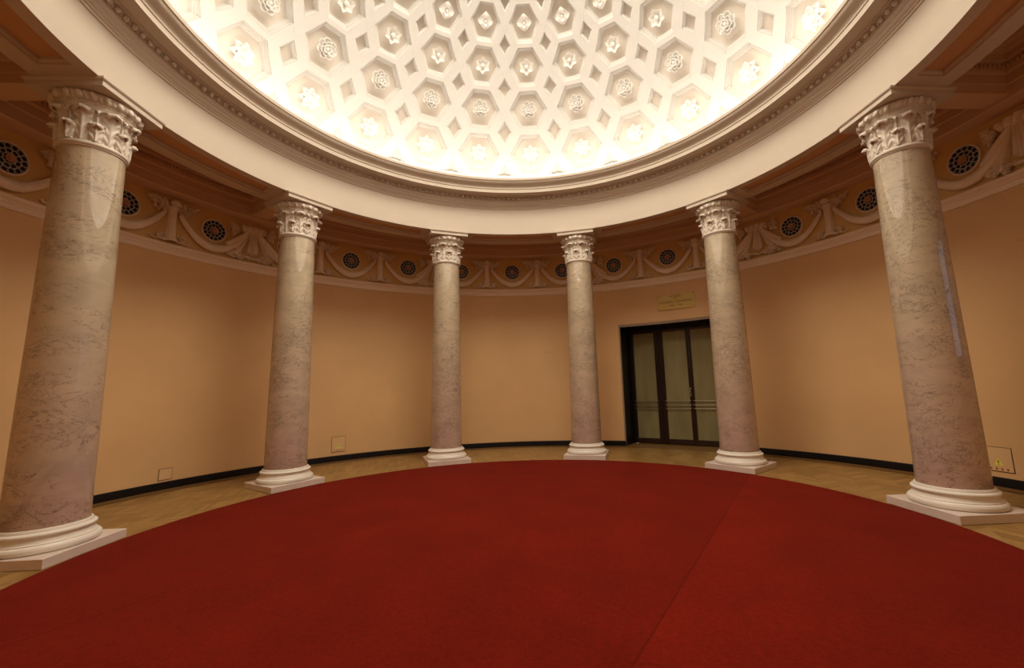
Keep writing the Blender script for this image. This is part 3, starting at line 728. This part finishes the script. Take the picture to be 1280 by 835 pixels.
def make_candelabrum():
    rng = random.Random(3); root = empty('plaster_pedestal')
    m_ = MB(); rows = []
    for z, w_ in ((4.40, .105), (4.415, .12), (4.44, .12), (4.46, .095), (4.50, .082), (4.56, .078), (4.70, .076), (4.86, .076), (4.98, .080), (5.01, .09), (5.03, .105), (5.05, .105), (5.06, .09)):
        row = []
        for j in range(25):
            a = PI * j / 24; fl = 1 - .10 * abs(math.sin(a * 7)) if 4.5 <= z <= 4.99 else 1
            row.append((-w_ * math.cos(a), -.075 * math.sin(a) * fl * (w_ / .08) ** .5, z))
        rows.append(row)
    m_.grid(rows); m_.map(bend); m_.build('fluted_shaft', M['relief'], root, angle=35)
    m_ = MB()
    for s in (-1, 1):
        m_ = MB()
        spiral(m_, s * .175, 4.475, .055, s, w_=.016)
        m_.tube([(s * .06, -.03, 4.44), (s * .11, -.04, 4.40), (s * .17, -.03, 4.415)], [.02, .022, .016], 6)
        m_.tube([(s * .19, -.025, 4.41), (s * .25, -.03, 4.40), (s * .30, -.02, 4.415), (s * .325, -.02, 4.44), (s * .30, -.02, 4.455)], [.014, .016, .014, .011, .008], 6)
        m_.ball((s * .10, -.03, 4.52), (.022, .02, .022), 7, 5)
        m_.map(bend); m_.build('scroll_foot', M['relief'], root, angle=60)
    m_ = MB()
    for q in range(-3, 4):
        a = PI / 2 + q * .36; sub = MB(); petal(sub, a, .10, .028, base=-.05, lift=.02, tipup=.02, cup=.2, n=4, m=2, r0=.01, tip=2)
        m_.add([(x, y, z + 5.06) for x, y, z in sub.v], sub.f)
    m_.map(bend); m_.build('leaf_crown', M['relief'], root, angle=60)
    for s in (-1, 1):
        m_ = MB(); cluster(m_, s * .20, 5.03, .11, .10, 34, rng); cluster(m_, s * .33, 5.10, .10, .055, 18, rng); cluster(m_, s * .13, 5.10, .06, .06, 9, rng)
        m_.tube([(s * .10, -.03, 5.02), (s * .18, -.035, 5.10), (s * .28, -.03, 5.14), (s * .38, -.02, 5.12)], [.014, .014, .012, .008], 6)
        m_.map(bend); m_.build('fruit_bunch', M['relief'], root, angle=60)
    return root
src = None; cands = []
for k in range(15):
    for q in (0, 1):
        pass
ped = [B0 + 12 * k for k in range(1, 15) if k % 3] 
SIDES = {}
for d in ped:
    if not in_view(d): continue
    k = round((d - B0) / 12); bay = k // 3; pos = k % 3
    if src is None: o = src = make_candelabrum()
    else: o = copy_tree(src)
    place(o, d)
    between = ['the first and second columns', 'the second and third columns', 'the two middle columns', 'the fourth and fifth columns', 'the fifth and sixth columns'][bay]
    tag(o, '%s fluted plaster pedestal with fruit on the frieze between %s' % ('left-hand' if pos == 1 else 'right-hand', between), 'plaster relief', 'fluted pedestals on the frieze')

# swags: one per grille
def make_swag():
    root = MB(); n = 40; pth = []; rad = []
    for i in range(n + 1):
        t = -1 + 2 * i / n
        x = t * .60; z = 4.475 + .46 * (abs(t) ** 2.0) - .0
        pth.append((x, -.035, z)); rad.append(.034 + .046 * (1 - abs(t)) ** .7)
    rng = random.Random(5)
    ph = [rng.random() * 6 for _ in range(6)]
    def md(i, q): return 1 + .05 * math.sin(q * 5 + i * .55 + ph[0]) + .035 * math.sin(i * 1.9 + ph[1]) + .03 * math.sin(q * 3 - i * .8)
    root.tube(pth, rad, 18, mod=md, flat=.55)
    for i in range(3, n - 2):       # leafy upper edge
        p = pth[i]; tx = pth[i + 1][0] - pth[i - 1][0]; tz = pth[i + 1][2] - pth[i - 1][2]; L = math.hypot(tx, tz); nx, nz = -tz / L, tx / L
        root.ball((p[0] + nx * rad[i] * .93, -.032, p[2] + nz * rad[i] * .93), (.016, .014, .013), 6, 4)
    root.map(bend); return root
src = None
for g in gs:
    if not (in_view(g - 5) or in_view(g + 5)): continue
    k = round((g - B0 - 6) / 12); bay, pos = k // 3, k % 3
    if bay > 4: bay = 5
    if src is None: o = src = make_swag().build('plaster_swag', M['relief'], angle=60)
    else: o = copy_tree(src)
    place(o, g)
    if bay < 5:
        between = ['the first and second columns', 'the second and third columns', 'the two middle columns', 'the fourth and fifth columns', 'the fifth and sixth columns'][bay]
        lab = 'plaster swag hanging under the %s vent grille between %s' % (['left-hand', 'middle', 'right-hand'][pos], between)
    else: lab = 'hanging plaster swag on the frieze at the right edge, beyond the rightmost column'
    tag(o, lab, 'plaster swag', 'swags hanging along the frieze')

# draped trophy behind each column
def make_trophy():
    rng = random.Random(11); root = empty('plaster_trophy')
    m_ = MB()         # folded cloth across the top
    rows = []
    for i in range(9):
        v = i / 8; row = []
        for j in range(41):
            s = -1 + j / 20; hw = .27 - .05 * v
            x = s * hw; z = 5.16 - .04 * abs(s) ** 1.5 - v * (.22 - .08 * abs(s)); y = -.055 - .014 * math.sin(s * 13 + v * 3) - .015 * math.sin(v * PI)
            if abs(s) > .96 or i in (0, 8): y = 0
            row.append((x, y, z))
        rows.append(row)
    m_.grid(rows); m_.map(bend); m_.build('folded_cloth', M['relief'], root, angle=60)
    m_ = MB(); rows = []         # round-ended tail hanging in the middle
    for i in range(13):
        v = i / 12; hw = .045 + .075 * v ** .8
        if v > .8: hw *= math.sqrt(max(0, 1 - ((v - .8) / .2) ** 2)) * .999 + .001
        row = []
        for j in range(25):
            s = -1 + j / 12; y = -.062 - .012 * math.cos(s * 11) - .01 * v
            if abs(s) > .93: y = 0
            row.append((s * hw, y, 5.06 - .56 * v))
        rows.append(row)
    m_.grid(rows); m_.map(bend); m_.build('hanging_tail', M['relief'], root, angle=60)
    for s in (-1, 1):             # slanting ribbons and torches
        m_ = MB(); rows = []
        for i in range(11):
            v = i / 10; row = []
            for j in range(13):
                q = -1 + j / 6; x = s * (.06 + .27 * v) + q * (.035 + .03 * v); z = 5.02 - .56 * v + q * .02 * s; y = -.045 - .010 * math.cos(q * 8)
                if abs(q) > .9: y = 0
                row.append((x, y, z))
            rows.append(row)
        m_.grid(rows); m_.map(bend); m_.build('ribbon', M['relief'], root, angle=60)
        m_ = MB(); m_.tube([(s * .10, -.04, 5.0), (s * .30, -.05, 4.80), (s * .50, -.03, 4.62)], [.03, .045, .05], 10, flat=.6, mod=lambda i, q: 1 + .06 * math.sin(q * 6)); m_.map(bend); m_.build('cloth_swag', M['relief'], root, angle=60)
        m_ = MB(); cluster(m_, s * .36, 5.0, .08, .14, 44, rng)
        m_.map(bend); m_.build('flower_bunch', M['relief'], root, angle=60)
        m_ = MB(); cluster(m_, s * .30, 4.45, .18, .07, 40, rng); m_.map(bend); m_.build('leaf_bunch', M['relief'], root, angle=60)
    m_ = MB(); 
    for q in range(-4, 5):
        a = -PI / 2 + q * .30; sub = MB(); petal(sub, a, .10, .022, base=-.02, lift=.02, tipup=.01, cup=.2, n=4, m=2, r0=.03, tip=2)
        m_.add([(x * 1.3, y, z * .6 + 4.475) for x, y, z in sub.v], sub.f)
    m_.map(bend); m_.build('palmette', M['relief'], root, angle=60)
    return root
src = None
TL = ['', 'draped plaster trophy relief on the frieze, left of the second column\'s capital', 'draped plaster trophy relief mostly hidden behind the third column', 'draped plaster trophy relief mostly hidden behind the column left of the door',
      'draped plaster trophy relief on the frieze, just right of the fifth column\'s capital', 'draped plaster trophy relief at the right edge of the photo, beyond the rightmost column']
for i in range(1, 6):
    if src is None: o = src = make_trophy()
    else: o = copy_tree(src)
    place(o, COLDEG[i]); tag(o, TL[i], 'plaster relief', 'draped trophies on the frieze')

# ---------------------------------------------------------------- door
DPHI = math.radians(35.1); DD = 7.40
door = empty('door_1', (DD * math.sin(DPHI), DD * math.cos(DPHI), 0), -DPHI); struct(door)
XL, XR = -1.50, 1.44
m_ = MB()
def wally(x): return math.sqrt(RW * RW - x * x) - DD
m_.add([(XL, wally(XL), 0), (XL, .06, 0), (XL, .06, DTOP), (XL, wally(XL), DTOP)], [(0, 1, 2, 3)]); m_.add([(XR, wally(XR), 0), (XR, .06, 0), (XR, .06, DTOP), (XR, wally(XR), DTOP)], [(0, 1, 2, 3)])
n = 16; xs = [XL + (XR - XL) * k / n for k in range(n + 1)]
m_.grid([[(x, wally(x), DTOP) for x in xs], [(x, .06, DTOP) for x in xs]])
m_.box(XL, XL + .06, -.03, .06, 0, DTOP); m_.box(XR - .05, XR, -.03, .06, 0, DTOP); m_.box(XL + .06, XR - .05, -.03, .06, 3.03, DTOP)
m_.box(XL, XR, .06, .12, 0, DTOP)
m_.build('door_frame', M['black'], door, smooth=False)
m_ = MB()      # lintel moulding and thin edge bead on the wall face
for (d0, d1, z0, z1) in ((0, .020, DTOP - .005, DTOP + .035), (0, .034, DTOP + .035, DTOP + .06)):
    xs2 = [XL - .03 + (XR - XL + .06) * k / n for k in range(n + 1)]
    lp = [[(x, wally(x) - d0, z0) for x in xs2], [(x, wally(x) - d1, z0) for x in xs2], [(x, wally(x) - d1, z1) for x in xs2], [(x, wally(x) - d0, z1) for x in xs2]]
    m_.grid(lp)
for x0, x1 in ((XL - .03, XL + .004), (XR - .004, XR + .03)):
    m_.box(x0, x1, wally(XL if x0 < 0 else XR) - .02, wally(XL if x0 < 0 else XR) + .02, .0, DTOP - .005)
m_.build('door_trim', M['lintel'], door, smooth=False)
LV = [(-1.44, -.68, -1.385, -.80), (-.68, .10, -.56, .04), (.10, .88, .165, .76), (.88, 1.39, 1.0, 1.33)]
for li, (a, b, ga, gb) in enumerate(LV):
    m_ = MB()
    m_.bevbox(a + .003, ga, -.035, .02, .012, 3.025, .006); m_.bevbox(gb, b - .003, -.035, .02, .012, 3.025, .006)
    m_.bevbox(ga, gb, -.03, .02, .012, .145, .006); m_.bevbox(ga, gb, -.03, .02, 2.955, 3.025, .006)
    for (s0, s1) in ((a, ga), (gb, b)):
        wd = s1 - s0; nr = 3 if wd > .1 else 1
        for q in range(nr):
            cx = s0 + wd * (q + .5) / nr; m_.tube([(cx, -.037, .02), (cx, -.037, 3.02)], .011, 6, nrm=Vector((0, 1, 0)))
    leaf = m_.build('door_leaf', M['darkwood'], door, angle=30)
    m_ = MB(); m_.box(ga - .004, gb + .004, -.012, -.002, .14, 2.96); m_.build('glass_pane', M['glass'], leaf, smooth=False)
    for z in (.93, 1.02, 1.125):
        m_ = MB(); m_.tube([(ga - .03, -.062, z), (gb + .03, -.062, z)], .010, 8, nrm=Vector((0, 0, 1)))
        for x in (ga - .02, gb + .02): m_.ball((x, -.052, z), (.016, .022, .016), 8, 5)
        m_.build('push_bar', M['metal'], leaf, angle=50)
    if li in (1,):
        m_ = MB(); m_.bevbox(gb + .02, gb + .045, -.05, -.035, 1.24, 1.46, .004); m_.tube([(gb + .032, -.05, 1.42), (gb + .032, -.085, 1.40), (gb + .032, -.085, 1.31), (gb + .032, -.05, 1.29)], .009, 8, nrm=Vector((1, 0, 0)))
        m_.build('handle', M['steel'], leaf, angle=40)
m_ = MB(); m_.ball((XL + .05, -.30, .018), (.016, .016, .018), 8, 6); m_.ball((XL + .14, -.26, .022), (.03, .014, .022), 8, 6); m_.ball((XL + .20, -.24, .02), (.02, .012, .02), 8, 6); m_.build('door_stop', M['steel'], door)

# ---------------------------------------------------------------- daylight window in the gallery, right of the frame
WTH = math.radians(103); WD = 6.83
win = empty('window_1', pol(WD, WTH, 0), -WTH); struct(win)
m_ = MB(); m_.box(-.5, .5, 0, .03, 1.9, 3.7)
M['daylight'], nt_, b_ = new_mat('daylit_frosted_pane'); b_.inputs['Base Color'].default_value = (.5, .55, .6, 1); b_.inputs['Emission Color'].default_value = (.62, .78, 1, 1); b_.inputs['Emission Strength'].default_value = .32
m_.build('window_pane', M['daylight'], win, smooth=False)
m_ = MB()
for x0, x1, z0, z1 in ((-.58, -.5, 1.82, 3.78), (.5, .58, 1.82, 3.78), (-.5, .5, 1.82, 1.9), (-.5, .5, 3.7, 3.78), (-.02, .02, 1.9, 3.7), (-.5, .5, 2.9, 2.94)): m_.box(x0, x1, -.02, .06, z0, z1)
m_.build('window_frame', M['darkwood'], win, smooth=False)

# ---------------------------------------------------------------- brass plaque with lettering
TH = 35.1
pq = empty('wall_plaque'); place(pq, TH); tag(pq, 'small brass name plaque screwed to the wall above the glazed door', 'plaque')
m_ = MB(); m_.bevbox(-.462, .462, -.035, -.012, 3.462, 3.848, .004)
m_.build('plate', M['brass'], pq, angle=20)
m_ = MB(); 
for x in (-.435, .435):
    for z in (3.49, 3.82): m_.ball((x, -.036, z), (.011, .006, .011), 8, 5)
m_.build('screw', M['letter'], pq)
def text(body, size, z, name='lettering', x=0):
    cu = bpy.data.curves.new('lettering', 'FONT'); cu.body = body; cu.size = size; cu.align_x = 'CENTER'; cu.align_y = 'CENTER'; cu.extrude = .0015; cu.space_character = 1.08
    t = bpy.data.objects.new('lettering_curve', cu); COL.objects.link(t)
    bpy.context.view_layer.update()
    me = bpy.data.meshes.new_from_object(t.evaluated_get(bpy.context.evaluated_depsgraph_get())); bpy.data.objects.remove(t)
    me.materials.clear(); me.materials.append(M['letter'])
    o = bpy.data.objects.new(name, me); COL.objects.link(o); o.parent = pq; o.location = (x, -.0368, z); o.rotation_euler = (PI / 2, 0, 0); return o
text('FOAIER', .078, 3.790); text('DR.', .046, 3.731); text('ANDREIO TOMARESIO', .079, 3.650); text('1881 - 1962', .062, 3.556)

# ---------------------------------------------------------------- small service plates on the wall
def plate(deg, z0, z1, wd, label, warn=True):
    root = empty('service_plate'); place(root, deg)
    m_ = MB(); m_.box(-wd / 2 - .008, wd / 2 + .008, -.004, .004, z0 - .008, z1 + .008); m_.map(lambda v: Vector(bend(v))); m_.build('recess_edge', M['gap'], root, smooth=False)
    m_ = MB(); m_.bevbox(-wd / 2, wd / 2, -.012, -.002, z0, z1, .003); m_.build('cover', M['plate'], root, angle=20)
    if warn:
        h = .115; zc = z0 + .13
        m_ = MB(); a = [(-h / 2, -.0135, zc - .05), (h / 2, -.0135, zc - .05), (0, -.0135, zc + .055)]; b = [(x, -.010, z) for x, _, z in a]
        m_.add(a, [(0, 1, 2)]); m_.grid([a, b], True); m_.build('warning_sign', M['yellow'], root, smooth=False)
        m_ = MB(); m_.bevbox(-.006, .006, -.0155, -.0125, zc - .015, zc + .022, .001); m_.bevbox(-.006, .006, -.0155, -.0125, zc - .038, zc - .026, .001); m_.build('exclamation_mark', M['letter'], root, smooth=False)
        m_ = MB()
        for q in range(4): x = -wd * .30 + q * wd * .2; m_.bevbox(x - .010, x + .010, -.016, -.011, z0 + .02, z0 + .045, .002)
        m_.build('red_marking', M['red'], root, smooth=False)
    tag(root, label, 'wall plate', 'service plates low on the wall')
plate(-39.15, .212, .548, .30, 'tan service plate with warning triangle between the second and third columns')
plate(80.0, .215, .545, .32, 'tan service plate with yellow warning triangle, low on the wall by the rightmost column')
plate(-65.7, .165, .345, .19, 'small plain tan cover plate low on the wall, between the two leftmost columns', warn=False)
